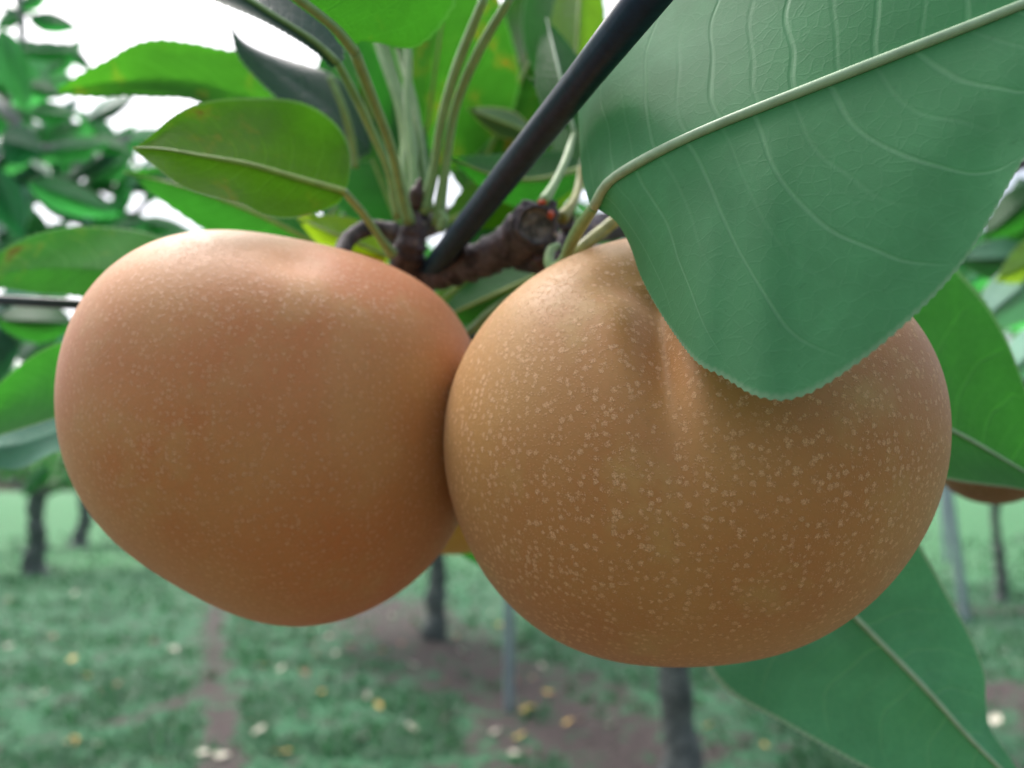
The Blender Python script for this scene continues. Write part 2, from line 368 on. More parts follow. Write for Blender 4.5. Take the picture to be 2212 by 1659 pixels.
# ------------------------------------------------------------ the pears
def pear(name, label, cx, cy, d, outline, rz, mat, dimple=None, stem=None, group=None, nseg=200, bumps=(), groove=None):
    cen = P(cx, cy, d); n = (cen - CAM).normalized(); D = (cen - CAM).length
    e1 = n.cross(Vector((0, 0, 1))).normalized(); e2 = e1.cross(n).normalized()
    smp = []
    for x, y in outline:
        v = (P(x, y, 1) - CAM).normalized(); al = math.acos(max(-1, min(1, v.dot(n))))
        smp.append((math.atan2(v.dot(e2), v.dot(e1)), D * math.sin(al)))
    smp.sort()
    ext = [(a - 2 * math.pi, r) for a, r in smp] + smp + [(a + 2 * math.pi, r) for a, r in smp]
    def lin(a):
        for i in range(len(ext) - 1):
            if ext[i][0] <= a <= ext[i + 1][0]:
                f = (a - ext[i][0]) / max(1e-9, ext[i + 1][0] - ext[i][0]); return ext[i][1] + (ext[i + 1][1] - ext[i][1]) * f
    N = 256; raw = [lin(-math.pi + 2 * math.pi * k / N) for k in range(N)]
    four = []
    for h in range(8):
        ca = sum(raw[k] * math.cos(h * (-math.pi + 2 * math.pi * k / N)) for k in range(N)) * (1 if h == 0 else 2) / N
        sa = sum(raw[k] * math.sin(h * (-math.pi + 2 * math.pi * k / N)) for k in range(N)) * 2 / N
        four.append((ca, sa))
    R0 = four[0][0] * rz
    root = empty(name, cen); tag(root, label, 'pear', group)
    bm = bmesh.new(); bmesh.ops.create_icosphere(bm, subdivisions=7 if nseg > 100 else 5, radius=1)
    bp = [((P(x, y, 1) - CAM).normalized(), amt, wd) for x, y, amt, wd in bumps]
    dirs = []
    for x, y, amt, wd in bumps:                     # where that pixel's ray meets the mean sphere
        v = (P(x, y, 1) - CAM).normalized(); b_ = v.dot(n) * D; disc = R0 * R0 - (D * D - b_ * b_)
        q = CAM + v * (b_ - math.sqrt(max(0, disc))); dirs.append(((q - cen).normalized(), amt, wd))
    def on_sphere(x, y):
        v = (P(x, y, 1) - CAM).normalized(); b_ = v.dot(n) * D; disc = R0 * R0 - (D * D - b_ * b_)
        return (CAM + v * (b_ - math.sqrt(max(0, disc))) - cen).normalized()
    if groove: ga, gb = on_sphere(*groove[0]), on_sphere(*groove[1])
    for v in bm.verts:
        dr = v.co.normalized(); x, y, z = dr.dot(e1), dr.dot(e2), dr.dot(n)
        ph = math.atan2(y, x); s2 = 1 - z * z
        rs = sum(c * math.cos(h * ph) + s * math.sin(h * ph) for h, (c, s) in enumerate(four))
        r = R0 + (rs - R0) * s2 * (1 if z < .3 else 1)
        r *= 1 + .006 * noise.noise(dr * 2.3 + Vector((cx, 0, 0)) * .01) * (1 - s2 * .7)
        for dv, amt, wd in dirs:
            ang = math.acos(max(-1, min(1, dr.dot(dv)))); r += amt * math.exp(-(ang / wd) ** 2)
        if groove:
            ab = gb - ga; tt = (dr - ga).dot(ab) / ab.length_squared; tc = max(0, min(1, tt)); q = dr - (ga + ab * tc); q -= dr * q.dot(dr)
            wg = groove[3]
            r -= groove[2] * math.sin(math.pi * min(1, max(0, tc)) ** .62) ** 1.5 * math.exp(-(q.length / wg) ** 2)
        v.co = dr * r
    me = bpy.data.meshes.new('fruit_body'); bm.to_mesh(me); bm.free(); me.shade_smooth(); me.materials.append(M[mat])
    o = bpy.data.objects.new('fruit_body', me); C.objects.link(o); o.parent = root
    if stem: tube('stem', stem[0], stem[1], M['twig'], root, seg=12, n=30, lump=.15)
    return root

OUT_R = [(953, 960), (957, 880), (985, 790), (1015, 730), (1080, 655), (1180, 575), (1260, 538), (1340, 514), (1460, 492), (1600, 492), (1740, 522), (1870, 590), (1985, 690), (2030, 780), (2056, 900), (2053, 980),
         (2035, 1070), (1990, 1165), (1920, 1262), (1850, 1328), (1750, 1385), (1620, 1425), (1500, 1437), (1400, 1438), (1280, 1418), (1170, 1370), (1080, 1290), (1010, 1190), (965, 1070)]
OUT_L = [(119, 850), (124, 770), (150, 690), (200, 610), (270, 550), (350, 510), (430, 494), (520, 500), (640, 518), (760, 543), (860, 580), (920, 615), (975, 660), (1020, 725), (1040, 800), (1045, 900), (1030, 1020), (1000, 1120),
         (960, 1190), (900, 1250), (830, 1305), (740, 1342), (650, 1354), (560, 1345), (480, 1315), (400, 1272), (310, 1215), (230, 1150), (170, 1070), (130, 960)]
pear('pear', 'brown russet pear densely covered in pale flecks, half hidden under the big leaf', 1505, 965, .154, OUT_R, .97, 'pear_r', group='ripe pears hanging under the spur',
     bumps=[(1610, 540, -.0100, .38), (1350, 580, -.0024, .14)],
     groove=((1390, 560), (1496, 1130), .0056, .075),
     stem=(PP((1215, 590, .185), (1290, 545, .178), (1400, 560, .160), (1500, 650, .142)), [.0022, .0016, .0016, .0021]))
pear('pear', 'smoother orange brown pear crossed behind by the thin grey wire', 580, 925, .176, OUT_L, .96, 'pear_l', group='ripe pears hanging under the spur',
     bumps=[(640, 560, -.0012, .16), (880, 800, .0008, .3)],
     stem=(PP((858, 500, .20), (800, 492, .20), (760, 510, .197), (738, 545, .192), (732, 600, .185)), [.0022, .0021, .002, .0022, .0026]))
nub = bmesh.new(); bmesh.ops.create_icosphere(nub, subdivisions=3, radius=.0011)
for v in nub.verts: v.co *= 1 + .5 * noise.noise(v.co * 1500)
nub_o = put('dark_speck', [v.co + P(246, 589, .178) for v in nub.verts], [[q.index for q in f.verts] for f in nub.faces], M['brownbud'], bpy.data.objects['pear.001'])  # small lump added for a dark speck on the skin
def ring(cx, cy, rx, ry): return [(cx + rx * math.cos(k * math.pi / 8), cy + ry * math.sin(k * math.pi / 8)) for k in range(16)]
pear('pear', 'yellow green pear peeping out low between the two big pears', 975, 1020, .27, ring(975, 1020, 190, 178), .95, 'pear_g', nseg=50)
pear('pear', 'shaded brown pear at the right edge under the serrated leaf', 2165, 968, .27, ring(2150, 962, 150, 128), .95, 'pear_d', nseg=50)

# ------------------------------------------------------------ wires
hs_ = tag(empty('support_cord', P(1500, -92, .106)), 'thick black plastic cord running diagonally down in front of the leaves', 'cord')
tube('cord', PP((1650, -325, .0815), (1468, -95, .1075), (1235, 200, .1428), (917, 603, .219), (765, 795, .293), (600, 987, .47), (455, 1160, 1.1), (390, 1238, 3.2)), [.0031] * 2, M['hose'], hs_, seg=20, n=60)
th = tube('cord_strand', PP((1010, 515, .2), (985, 545, .206), (925, 612, .222), (800, 760, .275)), [.0008, .0012, .0012, .0012], M['hose'], hs_, seg=10, n=20)
hw = tube('trellis_wire', PP((-1500, 555, .30), (0, 648, .25), (185, 659, .245), (1015, 728, .262), (2040, 812, .32), (3300, 905, .42)), [.0017] * 2, M['wire'], None, seg=14, n=60)
tag(hw, 'thin grey coated wire crossing behind the left pear', 'wire')

# ------------------------------------------------------------ the central spur
spur = tag(empty('pear_branch', P(890, 560, .215)), 'dark woody fruiting spur with a sawn end carrying the long stalked leaves between the pears', 'branch')
tube('wood', PP((820, 640, .245), (880, 606, .225), (960, 588, .213), (1040, 560, .205), (1110, 525, .198), (1160, 487, .189)), [.0050, .0052, .0046, .0044, .0050, .0062], M['twig'], spur, seg=28, n=60, lump=.2, seed=2)
tube('wood', PP((872, 610, .222), (880, 560, .213), (888, 520, .21), (900, 480, .209), (905, 455, .209)), [.0052, .0047, .0047, .0036, .0026], M['twig'], spur, seg=24, n=40, lump=.3, seed=5)
tube('wood', PP((1120, 560, .2), (1160, 572, .196), (1190, 565, .198), (1230, 520, .21), (1300, 490, .225), (1420, 480, .26), (1700, 440, .36), (2500, 300, .7)), [.0030, .0052, .0050, .0046, .0050, .0045, .006, .012], M['twig'], spur, seg=24, n=90, lump=.3, seed=9)
# the sawn face: a rough disc with a raised bark lip
def sawn(c, nrm, r, parent, seed):
    nrm = nrm.normalized(); a = nrm.cross(Vector((0, 0, 1))).normalized(); b = nrm.cross(a); V = [c + nrm * .0004]; F = []
    rings = [(.25, .0003), (.5, .0006), (.72, .0003), (.86, .0008), (.97, .0016), (1.08, .0012), (1.12, -.002), (1.0, -.006)]
    S = 32
    for rr, h in rings:
        for s in range(S):
            an = 2 * math.pi * s / S; k = noise.noise(Vector((math.cos(an) * 1.6, math.sin(an) * 1.6, seed + rr)))
            V.append(c + (math.cos(an) * a + math.sin(an) * b) * r * rr * (1 + .16 * k) + nrm * (h + .0005 * k))
    for s in range(S): F.append((0, 1 + s, 1 + (s + 1) % S))
    for q in range(len(rings) - 1):
        for s in range(S): F.append((1 + q * S + s, 1 + (q + 1) * S + s, 1 + (q + 1) * S + (s + 1) % S, 1 + q * S + (s + 1) % S))
    o = put('sawn_end', V, F, M['scar'], parent)
    o.data.materials.append(M['twig'])
    for p in o.data.polygons[S + 3 * S:]: p.material_index = 1
    return o
sawn(P(1157, 487, .1855), CAM - P(1000, 600, .19), .0044, spur, 1)
sawn(P(1222, 476, .202), CAM - P(1222, 476, .2) + Vector((0, 0, .03)), .0022, spur, 4)
def scale_bud(c, s, mat, seed):
    bm = bmesh.new(); bmesh.ops.create_icosphere(bm, subdivisions=3, radius=1)
    for v in bm.verts:
        k = 1 + .45 * noise.noise(v.co * 1.7 + Vector((seed, 0, 0))); v.co = Vector((v.co.x * s[0], v.co.y * s[1], v.co.z * s[2])) * k + c
    o = put('bud_scale', [v.co for v in bm.verts], [[q.index for q in f.verts] for f in bm.faces], M[mat], spur); bm.free(); return o
scale_bud(P(1170, 437, .184), (.0010, .0008, .0006), 'red', 1); scale_bud(P(1190, 464, .1835), (.0008, .0008, .0010), 'red', 2)
scale_bud(P(1140, 452, .187), (.0030, .0025, .0018), 'twig', 3); scale_bud(P(1185, 455, .19), (.0025, .002, .0026), 'twig', 6)
scale_bud(P(1178, 560, .191), (.0034, .003, .0030), 'brownbud', 8)
tube('bud', PP((893, 450, .206), (900, 420, .205), (908, 385, .205)), [.0018, .0019, .0004], M['brownbud'], spur, seg=10, n=12, lump=.3)
tube('bud', PP((950, 500, .205), (960, 470, .204), (950, 458, .204)), [.0012, .0013, .0006], M['petiole'], spur, seg=10, n=12, lump=.3)
# long stalks rising out of the spur to leaves of their own
leaf('leaf', PP((766, 112, .158), (722, 60, .150), (640, -5, .142), (540, -80, .136), (420, -150, .132)),
     PP((740, 98, .158), (705, 60, .152), (640, 10, .146), (560, -48, .140), (480, -105, .135)),
     PP((790, 84, .160), (818, 90, .163), (850, 101, .165), (890, 101, .165), (925, 82, .165), (960, 45, .164), (988, -2, .162), (985, -90, .158), (850, -200, .150), (600, -230, .140)),
     'leaf_stain', spur, camber=.05, wave=.0006, rib=(.0012, .0006), ribmat='petiole', pet=PP((884, 482, .203), (868, 420, .198), (845, 320, .186), (806, 215, .172)), petr=.0012, seed=1, color=(.6, .72, .7))
leaf('leaf', PP((728, 135, .175), (680, 92, .172), (600, 40, .168), (500, -20, .165), (330, -90, .160)),
     PP((742, 128, .176), (735, 70, .178), (700, 0, .178), (600, -60, .176), (450, -110, .170)),
     PP((716, 146, .174), (688, 119, .171), (640, 86, .167), (560, 42, .162), (455, -2, .158), (380, -45, .157)),
     'leaf_dark', spur, under=False, camber=.12, rib=(.0009, .0004), ribmat='petiole', pet=PP((862, 470, .21), (840, 370, .205), (790, 255, .195), (745, 165, .18)), petr=.0011, seed=2, label='dark blue green glossy leaf along the top edge against the sky')
def stalk(pts, r, mat='petiole'): return tube('leaf_stalk', PP(*pts), r, M[mat], spur, seg=10, n=30)
leafS((1048, -8, .18), (1110, -420, .17), 230, 'leaf_mid', spur, pet=PP((912, 462, .208), (935, 380, .206), (952, 270, .20), (985, 150, .192)), petr=.00125, seed=3)
leafS((1104, -8, .18), (1290, -400, .17), 230, 'leaf_mid', spur, pet=PP((945, 490, .209), (960, 380, .206), (982, 240, .20), (1030, 120, .19)), petr=.0013, seed=4)
leafS((878, 60, .235), (840, -260, .25), 200, 'leaf_mid', spur, pet=PP((900, 470, .215), (893, 360, .218), (880, 240, .224), (882, 130, .23)), petr=.0013, seed=5)
leafS((800, 40, .24), (700, -260, .25), 200, 'leaf_mid', spur, pet=PP((905, 470, .22), (890, 340, .223), (862, 230, .228), (822, 110, .235)), petr=.0013, seed=6)
leafS((850, 60, .25), (950, -240, .27), 210, 'leaf_mid', spur, pet=PP((925, 455, .225), (912, 340, .23), (893, 220, .24), (862, 110, .25)), petr=.0013, seed=8)
stalk([(905, 460, .222), (880, 400, .225), (882, 300, .23), (845, 150, .24), (815, 60, .245)], [.0032, .003, .0022, .0016, .0016])
# left mid leaf, in good light
leaf('leaf', PP((745, 415, .176), (650, 388, .172), (540, 357, .168), (420, 335, .163), (350, 323, .161), (289, 320, .160)),
     PP((753, 385, .180), (757, 325, .186), (737, 277, .189), (690, 241, .189), (620, 218, .187), (520, 208, .183), (440, 222, .177), (375, 252, .170), (322, 292, .163)),
     PP((728, 440, .173), (680, 462, .168), (620, 470, .163), (570, 462, .160), (528, 444, .158), (480, 435, .156), (420, 412, .155), (368, 385, .155), (322, 350, .157)),
     'leaf_lit', spur, camber=.07, wave=.0005, nu=120, rib=(.0009, .0004), ribmat='rib_lit', pet=PP((848, 548, .2), (822, 515, .194), (785, 462, .186)), petr=.0010, seed=7, teeth=.0003, label='green leaf with reddish blotches above the left pear')
# right hand stalks
leafS((1240, 288, .21), (1180, 40, .23), 110, 'leaf_mid', spur, pet=PP((1172, 438, .188), (1195, 402, .192), (1222, 345, .2)), petr=.0010, rib=(.0006, .0002), color=(.8, .9, .8), seed=9)
leafS((1256, 360, .215), (1330, 120, .23), 120, 'leaf_mid', spur, pet=PP((1212, 472, .195), (1237, 440, .2), (1250, 405, .21)), petr=.0012, seed=10, petmat='petiole_old')
# the big leaf
leaf('leaf', PP((1284, 446, .1400), (1300, 412, .1355), (1345, 372, .129), (1500, 292, .119), (1800, 172, .108), (2212, 10, .099), (2480, -110, .096), (2680, -215, .096)),
     PP((1335, 492, .137), (1380, 592, .130), (1440, 692, .121), (1500, 776, .1085), (1562, 812, .1035), (1640, 855, .0985), (1730, 855, .0965), (1850, 787, .0945), (1980, 680, .093), (2082, 568, .092), (2152, 450, .0915), (2214, 335, .091), (2340, 150, .091), (2520, -60, .0925)),
     PP((1262, 375, .147), (1248, 290, .152), (1247, 200, .154), (1272, 130, .153), (1330, 60, .150), (1400, 0, .147), (1550, -120, .135), (1850, -260, .120), (2250, -330, .108)),
     'leaf_big', spur, camber=-.05, wave=.0009, nu=230, nv=22, teeth=.00022, rib=(.00100, .00065), pet=PP((1196, 590, .174), (1218, 565, .168), (1232, 530, .160), (1252, 492, .150)), petr=.0013, seed=11, label='very large pale backed leaf covering the top of the flecked pear')
tube('leaf_stalk', PP((1230, 560, .17), (1262, 530, .172), (1300, 500, .176), (1340, 470, .18), (1420, 430, .2)), [.0013, .0015, .0014, .0012, .001], M['petiole_old'], spur, seg=10, n=24)
tube('leaf_stalk', PP((1196, 590, .176), (1186, 565, .178), (1190, 540, .18), (1206, 530, .182)), [.0012, .0013, .0011, .0008], M['petiole'], spur, seg=10, n=20)
# the lower stalk between the pears
leafS((1010, 720, .21), (860, 860, .22), 130, 'leaf_mid', spur, pet=PP((1215, 585, .20), (1130, 630, .2), (1070, 668, .203)), petr=.0014, seed=12)

# ------------------------------------------------------------ leaves right behind the fruit
back = tag(empty('pear_branch', P(1100, 420, .40)), 'leafy branch filling the space behind the dark spur and the long stalks', 'branch')
tube('wood', PP((300, 640, .42), (700, 560, .36), (1100, 420, .36), (1500, 250, .42), (1900, 80, .6)), [.004, .005, .005, .006, .008], M['twig'], back, seg=12, n=50, lump=.3)
def bk(b, t_, w_, m_, tilt=.0, **kw):
    kw.setdefault('color', (1, 1, 1)); return leafS(b, t_, w_, m_, back, tilt=tilt, rib=(.0010, .0004), ribmat='rib_lit', **kw)
bk((905, 400, .33), (985, -160, .30), 360, 'leaf_stain2', seed=21, color=(.8, .85, .9))
bk((1080, 300, .37), (880, 20, .34), 150, 'leaf_mid', seed=43, color=(.8, .9, 1))
bk((1150, 290, .30), (1010, 235, .28), 60, 'leaf_dark', seed=44, color=(3, 2.4, 1))
bk((1010, 430, .36), (1240, -80, .36), 330, 'leaf_stain2', seed=22, color=(.75, .75, .8), tilt=-.02)
bk((1130, 330, .40), (1120, 60, .38), 230, 'leaf_pale', seed=23, color=(.6, .75, .6))
bk((1300, 250, .245), (1143, 168, .225), 70, 'leaf_dark', seed=24, color=(1.5, 2.2, 1.4))
bk((1290, 350, .26), (968, 338, .215), 120, 'leaf_mid', seed=25, bend=-.14, color=(.8, .9, .8))
bk((960, 480, .29), (1330, 330, .30), 150, 'leaf_yel', seed=26, color=(.35, .62, .5))
bk((1260, 470, .32), (930, 560, .28), 170, 'leaf_mid', seed=27)
bk((1240, 560, .25), (925, 700, .25), 120, 'leaf_mid', seed=28, color=(1, 1, 1))
bk((1060, 560, .26), (935, 665, .26), 90, 'leaf_yel', seed=29, color=(.4, .62, .4))
bk((1210, 600, .29), (960, 760, .29), 130, 'leaf_mid', seed=30)
bk((875, 520, .30), (700, 80, .32), 250, 'leaf_mid', seed=31, color=(.7, .85, .8))
bk((800, 440, .34), (850, 180, .36), 120, 'leaf_yel', seed=32, color=(.7, 1, .6))
bk((735, 560, .27), (270, 372, .26), 170, 'leaf_mid', seed=33, bend=.05)
bk((850, 560, .255), (640, 470, .25), 95, 'leaf_yel', seed=34, color=(1, 1.1, .8))
bk((840, 590, .25), (715, 540, .25), 70, 'leaf_yel', seed=35, color=(1.6, .8, .5))
bk((700, 480, .36), (890, 300, .36), 180, 'leaf_mid', seed=36, color=(.6, .7, .7))
bk((1235, 260, .30), (1262, -160, .31), 120, 'leaf_yel', seed=37, color=(.38, .6, .5))
bk((1200, 200, .34), (1225, -160, .34), 170, 'leaf_mid', seed=38)
bk((1330, 420, .30), (1200, 200, .34), 150, 'leaf_mid', seed=39)
bk((1400, 640, .34), (1080, 640, .30), 150, 'leaf_mid', seed=40, color=(.8, .9, .8))
bk((820, 330, .30), (740, 20, .28), 120, 'leaf_mid', seed=41, color=(.8, .9, .8))
# left group
lb = tag(empty('pear_branch', P(600, 300, .30)), 'branch at the left carrying broad green leaves seen against the white sky', 'branch')
tube('wood', PP((1000, 250, .42), (860, 330, .33), (640, 620, .33), (300, 800, .30), (0, 1000, .32)), [.005, .004, .004, .0035, .003], M['twig'], lb, seg=12, n=50, lump=.3)
leaf('leaf', PP((830, 320, .29), (700, 262, .28), (560, 215, .27), (400, 175, .26), (250, 175, .25), (122, 198, .245)),
     PP((800, 220, .29), (720, 160, .28), (610, 128, .27), (500, 108, .265), (430, 92, .26), (345, 87, .255), (285, 100, .25), (235, 128, .245), (175, 160, .243)),
     PP((780, 350, .28), (650, 330, .27), (520, 290, .26), (420, 217, .255), (310, 207, .25), (220, 209, .248), (160, 206, .246)),
     'leaf_stain', lb, camber=.05, wave=.001, rib=None, seed=51, color=(1, 1, 1), label='broad green leaf pointing left with its upper margin against the white sky')
leaf('leaf', PP((800, 330, .27), (730, 250, .255), (640, 180, .245), (560, 125, .235), (520, 90, .23), (497, 44, .228)),
     PP((800, 260, .28), (765, 195, .275), (705, 155, .262), (620, 127, .25), (560, 106, .24), (520, 84, .235), (505, 66, .23)),
     PP((760, 340, .255), (680, 285, .245), (600, 215, .238), (545, 160, .233), (514, 120, .229), (503, 85, .228)),
     'leaf_dark', lb, under=False, camber=-.15, rib=None, seed=52, label='dark curled leaf with a hooked tip against the white sky')
tube('leaf_stalk', PP((768, 362, .25), (757, 290, .245), (738, 225, .24), (712, 165, .238)), [.0012, .0014, .0012, .001], M['petiole'], lb, seg=8, n=20)
leaf('leaf', PP((460, 640, .235), (300, 600, .235), (160, 580, .24), (20, 590, .245), (-90, 640, .25)),
     PP((440, 560, .24), (340, 510, .245), (250, 492, .25), (150, 491, .25), (60, 512, .25), (-10, 552, .25), (-60, 600, .25)),
     PP((440, 690, .23), (300, 668, .232), (170, 640, .236), (80, 634, .24), (0, 622, .244), (-50, 632, .248)),
     'leaf_stain', lb, camber=.04, rib=None, seed=53, color=(1.3, 1.6, 1.3), label='wide green leaf behind the thin wire at the left edge')
leaf('leaf', PP((240, 800, .22), (140, 815, .22), (30, 870, .22), (-90, 950, .22)), PP((200, 735, .22), (140, 738, .22), (70, 770, .22), (0, 828, .22), (-60, 890, .22)),
     PP((220, 880, .215), (130, 900, .215), (60, 922, .215), (0, 940, .216), (-60, 955, .218)), 'leaf_mid', lb, rib=None, seed=54, color=(1.5, 1.5, 1.3))
leaf('leaf', PP((220, 900, .24), (130, 930, .245), (40, 960, .25), (-70, 970, .255)), PP((180, 860, .25), (100, 880, .255), (20, 910, .26), (-40, 940, .26)),
     PP((200, 950, .24), (110, 980, .24), (50, 1010, .245), (0, 1012, .25), (-50, 1000, .25)), 'leaf_pale', lb, rib=None, seed=55, color=(.45, .62, .55))
for i, (b_, t_, w_, m_, c_) in enumerate([((130, 600, .5), (-40, 760, .5), 130, 'leaf_pale', (.6, .8, .7)), ((160, 700, .45), (-20, 690, .42), 90, 'leaf_mid', (.7, .8, .9)), ((60, 620, .6), (150, 800, .6), 90, 'leaf_pale', (.7, .9, .9)),
        ((10, 640, .5), (-30, 860, .5), 110, 'leaf_dark', (1, 1.6, 1.2)), ((40, 780, .6), (130, 700, .5), 80, 'leaf_dark', (1.2, 1.8, 1.4))]):
    leafS(b_, t_, w_, m_, lb, rib=None, color=c_, seed=60 + i)
# right group
rb = tag(empty('pear_branch', P(2300, 700, .30)), 'branch at the right whose serrated leaves show beside and below the flecked pear', 'branch')
tube('wood', PP((2700, 300, .42), (2420, 560, .32), (2300, 800, .28), (2350, 1400, .30), (2380, 1760, .30)), [.006, .005, .004, .0035, .003], M['twig'], rb, seg=12, n=50, lump=.3)
leaf('leaf', PP((1850, 850, .20), (1960, 890, .20), (2060, 932, .20), (2150, 982, .2), (2250, 1042, .2), (2340, 1100, .2)),
     PP((1880, 700, .205), (1960, 600, .21), (2050, 575, .21), (2075, 590, .21), (2130, 655, .208), (2175, 735, .206), (2205, 812, .204), (2240, 900, .202), (2300, 1010, .2)),
     PP((1880, 960, .195), (1950, 1010, .193), (2050, 1034, .192), (2120, 1045, .192), (2190, 1053, .193), (2260, 1070, .196)),
     'leaf_mid', rb, camber=.05, nu=150, teeth=.0007, rib=(.0007, .0003), seed=71, color=(1.05, 1.05, 1), label='vivid green serrated leaf at the right edge beside the flecked pear')
leaf('leaf', PP((1700, 1180, .21), (1850, 1336, .2), (1935, 1422, .197), (2010, 1500, .195), (2090, 1590, .195), (2200, 1700, .195), (2260, 1770, .196)),
     PP((1850, 1120, .205), (1960, 1150, .2), (2003, 1205, .2), (2050, 1290, .2), (2095, 1370, .2), (2126, 1450, .2), (2130, 1520, .2), (2140, 1575, .198), (2190, 1650, .196)),
     PP((1560, 1260, .215), (1500, 1370, .212), (1525, 1440, .205), (1580, 1500, .202), (1680, 1555, .2), (1760, 1600, .198), (1870, 1659, .196), (2000, 1720, .195), (2140, 1762, .195)),
     'leaf_hang', rb, camber=.06, nu=150, nv=16, teeth=.0004, rib=(.0009, .0005), seed=72, color=(1, 1, 1), label='long pointed leaf hanging out from under the flecked pear')
leafS((860, 1100, .3), (1040, 1225, .3), 90, 'leaf_mid', rb, seed=73, rib=None, bend=-.15, color=(.7, .8, .9))
for i, (b_, t_, w_, m_, c_) in enumerate([((2290, 560, .36), (2085, 720, .36), 120, 'leaf_pale', (1, 1, 1)), ((2300, 690, .42), (2130, 860, .42), 100, 'leaf_pale', (1.1, 1.15, 1.1)), ((2300, 520, .38), (2150, 610, .34), 90, 'leaf_yel', (.5, .62, .8)),
        ((2260, 400, .5), (2120, 520, .5), 90, 'leaf_mid', (.7, .8, .8)), ((2320, 480, .5), (2110, 480, .55), 90, 'leaf_mid', (.5, .6, .6)), ((2240, 760, .5), (2180, 960, .5), 110, 'leaf_pale', (.5, .75, .6)),
        ((2300, 560, .6), (2050, 560, .6), 110, 'leaf_dark', (1, 1.6, 1)), ((2200, 380, .6), (2260, 560, .6), 90, 'leaf_dark', (1, 1.6, 1))]):
    leafS(b_, t_, w_, m_, rb, rib=None, color=c_, seed=80 + i)

# ------------------------------------------------------------ blurred canopy branches further back
def canopy(label, wood, rads, leaves, mat='twig_pale'):
    r_ = tag(empty('pear_branch', P(*wood[0])), label, 'branch')
    tube('wood', PP(*wood), rads, M[mat], r_, seg=10, n=40, lump=.2)
    for i, (b_, t_, w_, m_, c_) in enumerate(leaves): leafS(b_, t_, w_, m_, r_, rib=None, color=c_, seed=100 + i + len(leaves), nu=20, nv=5, tilt=rnd.uniform(-.03, .03))
    return r_
g1 = (1, 1, 1); g2 = (.7, .85, .75); g3 = (.5, .7, .6); pl = (.9, 1, 1)
canopy('pale grey forked twig with blurred leaves at the far left', [(-300, 60, .9), (-60, 180, .85), (10, 240, .8), (50, 285, .8), (95, 322, .8), (180, 305, .82)], [.012, .010, .008, .007, .006, .003], [
    ((0, 60, .8), (62, 250, .8), 75, 'leaf_far', g1), ((45, 110, .8), (175, 112, .8), 44, 'leaf_far', g2), ((60, 40, .85), (172, 62, .85), 46, 'leaf_far', g3), ((0, 300, .7), (95, 330, .7), 90, 'leaf_far', (.35, .5, .6)),
    ((60, 395, .7), (262, 468, .7), 70, 'leaf_far', g2), ((90, 330, .8), (235, 312, .8), 56, 'leaf_far', g1), ((-20, 360, .75), (50, 520, .75), 80, 'leaf_far', (.35, .5, .6)), ((130, 90, .85), (205, 160, .85), 30, 'leaf_far', g3),
    ((0, 10, .9), (80, 30, .9), 30, 'leaf_dark', (1, 2, 2)), ((40, 180, .9), (150, 210, .9), 38, 'leaf_far', g3), ((60, 240, .85), (170, 250, .85), 50, 'leaf_far', g1), ((150, 175, .9), (240, 165, .9), 26, 'leaf_far', g2),
    ((0, 210, .9), (-60, 330, .9), 80, 'leaf_far', g2), ((20, 120, .95), (-20, 250, .95), 70, 'leaf_far', g3), ((185, 300, .9), (290, 330, .9), 40, 'leaf_far', g2), ((60, 400, .9), (20, 520, .9), 60, 'leaf_pale', g2)])
canopy('blurred twig dropping in from the top left corner with a few small leaves', [(30, -120, .9), (42, 0, .88), (48, 80, .86), (40, 150, .85), (10, 240, .84)], [.006, .005, .004, .0035, .003], [
    ((45, 20, .87), (110, -20, .87), 40, 'leaf_far', g2), ((48, 90, .86), (105, 130, .86), 36, 'leaf_far', g3), ((42, 30, .87), (-10, 60, .87), 40, 'leaf_far', g1)])
canopy('blurred twig low at the left behind the broad leaves', [(-200, 420, 1.3), (30, 440, 1.2), (170, 400, 1.2), (270, 470, 1.2), (330, 420, 1.2)], [.01, .008, .007, .006, .004], [
    ((30, 440, 1.2), (120, 520, 1.2), 44, 'leaf_far', g1), ((100, 430, 1.2), (190, 490, 1.2), 36, 'leaf_pale', g2), ((170, 410, 1.2), (260, 380, 1.2), 40, 'leaf_far', g3), ((250, 460, 1.2), (290, 350, 1.2), 44, 'leaf_far', g3), ((290, 480, 1.2), (420, 500, 1.2), 44, 'leaf_far', g2),
    ((170, 400, 1.2), (130, 290, 1.2), 40, 'leaf_far', g3), ((0, 430, 1.2), (-30, 540, 1.2), 60, 'leaf_far', (.35, .5, .6)), ((310, 440, 1.2), (380, 360, 1.2), 40, 'leaf_far', g1)], 'twig')

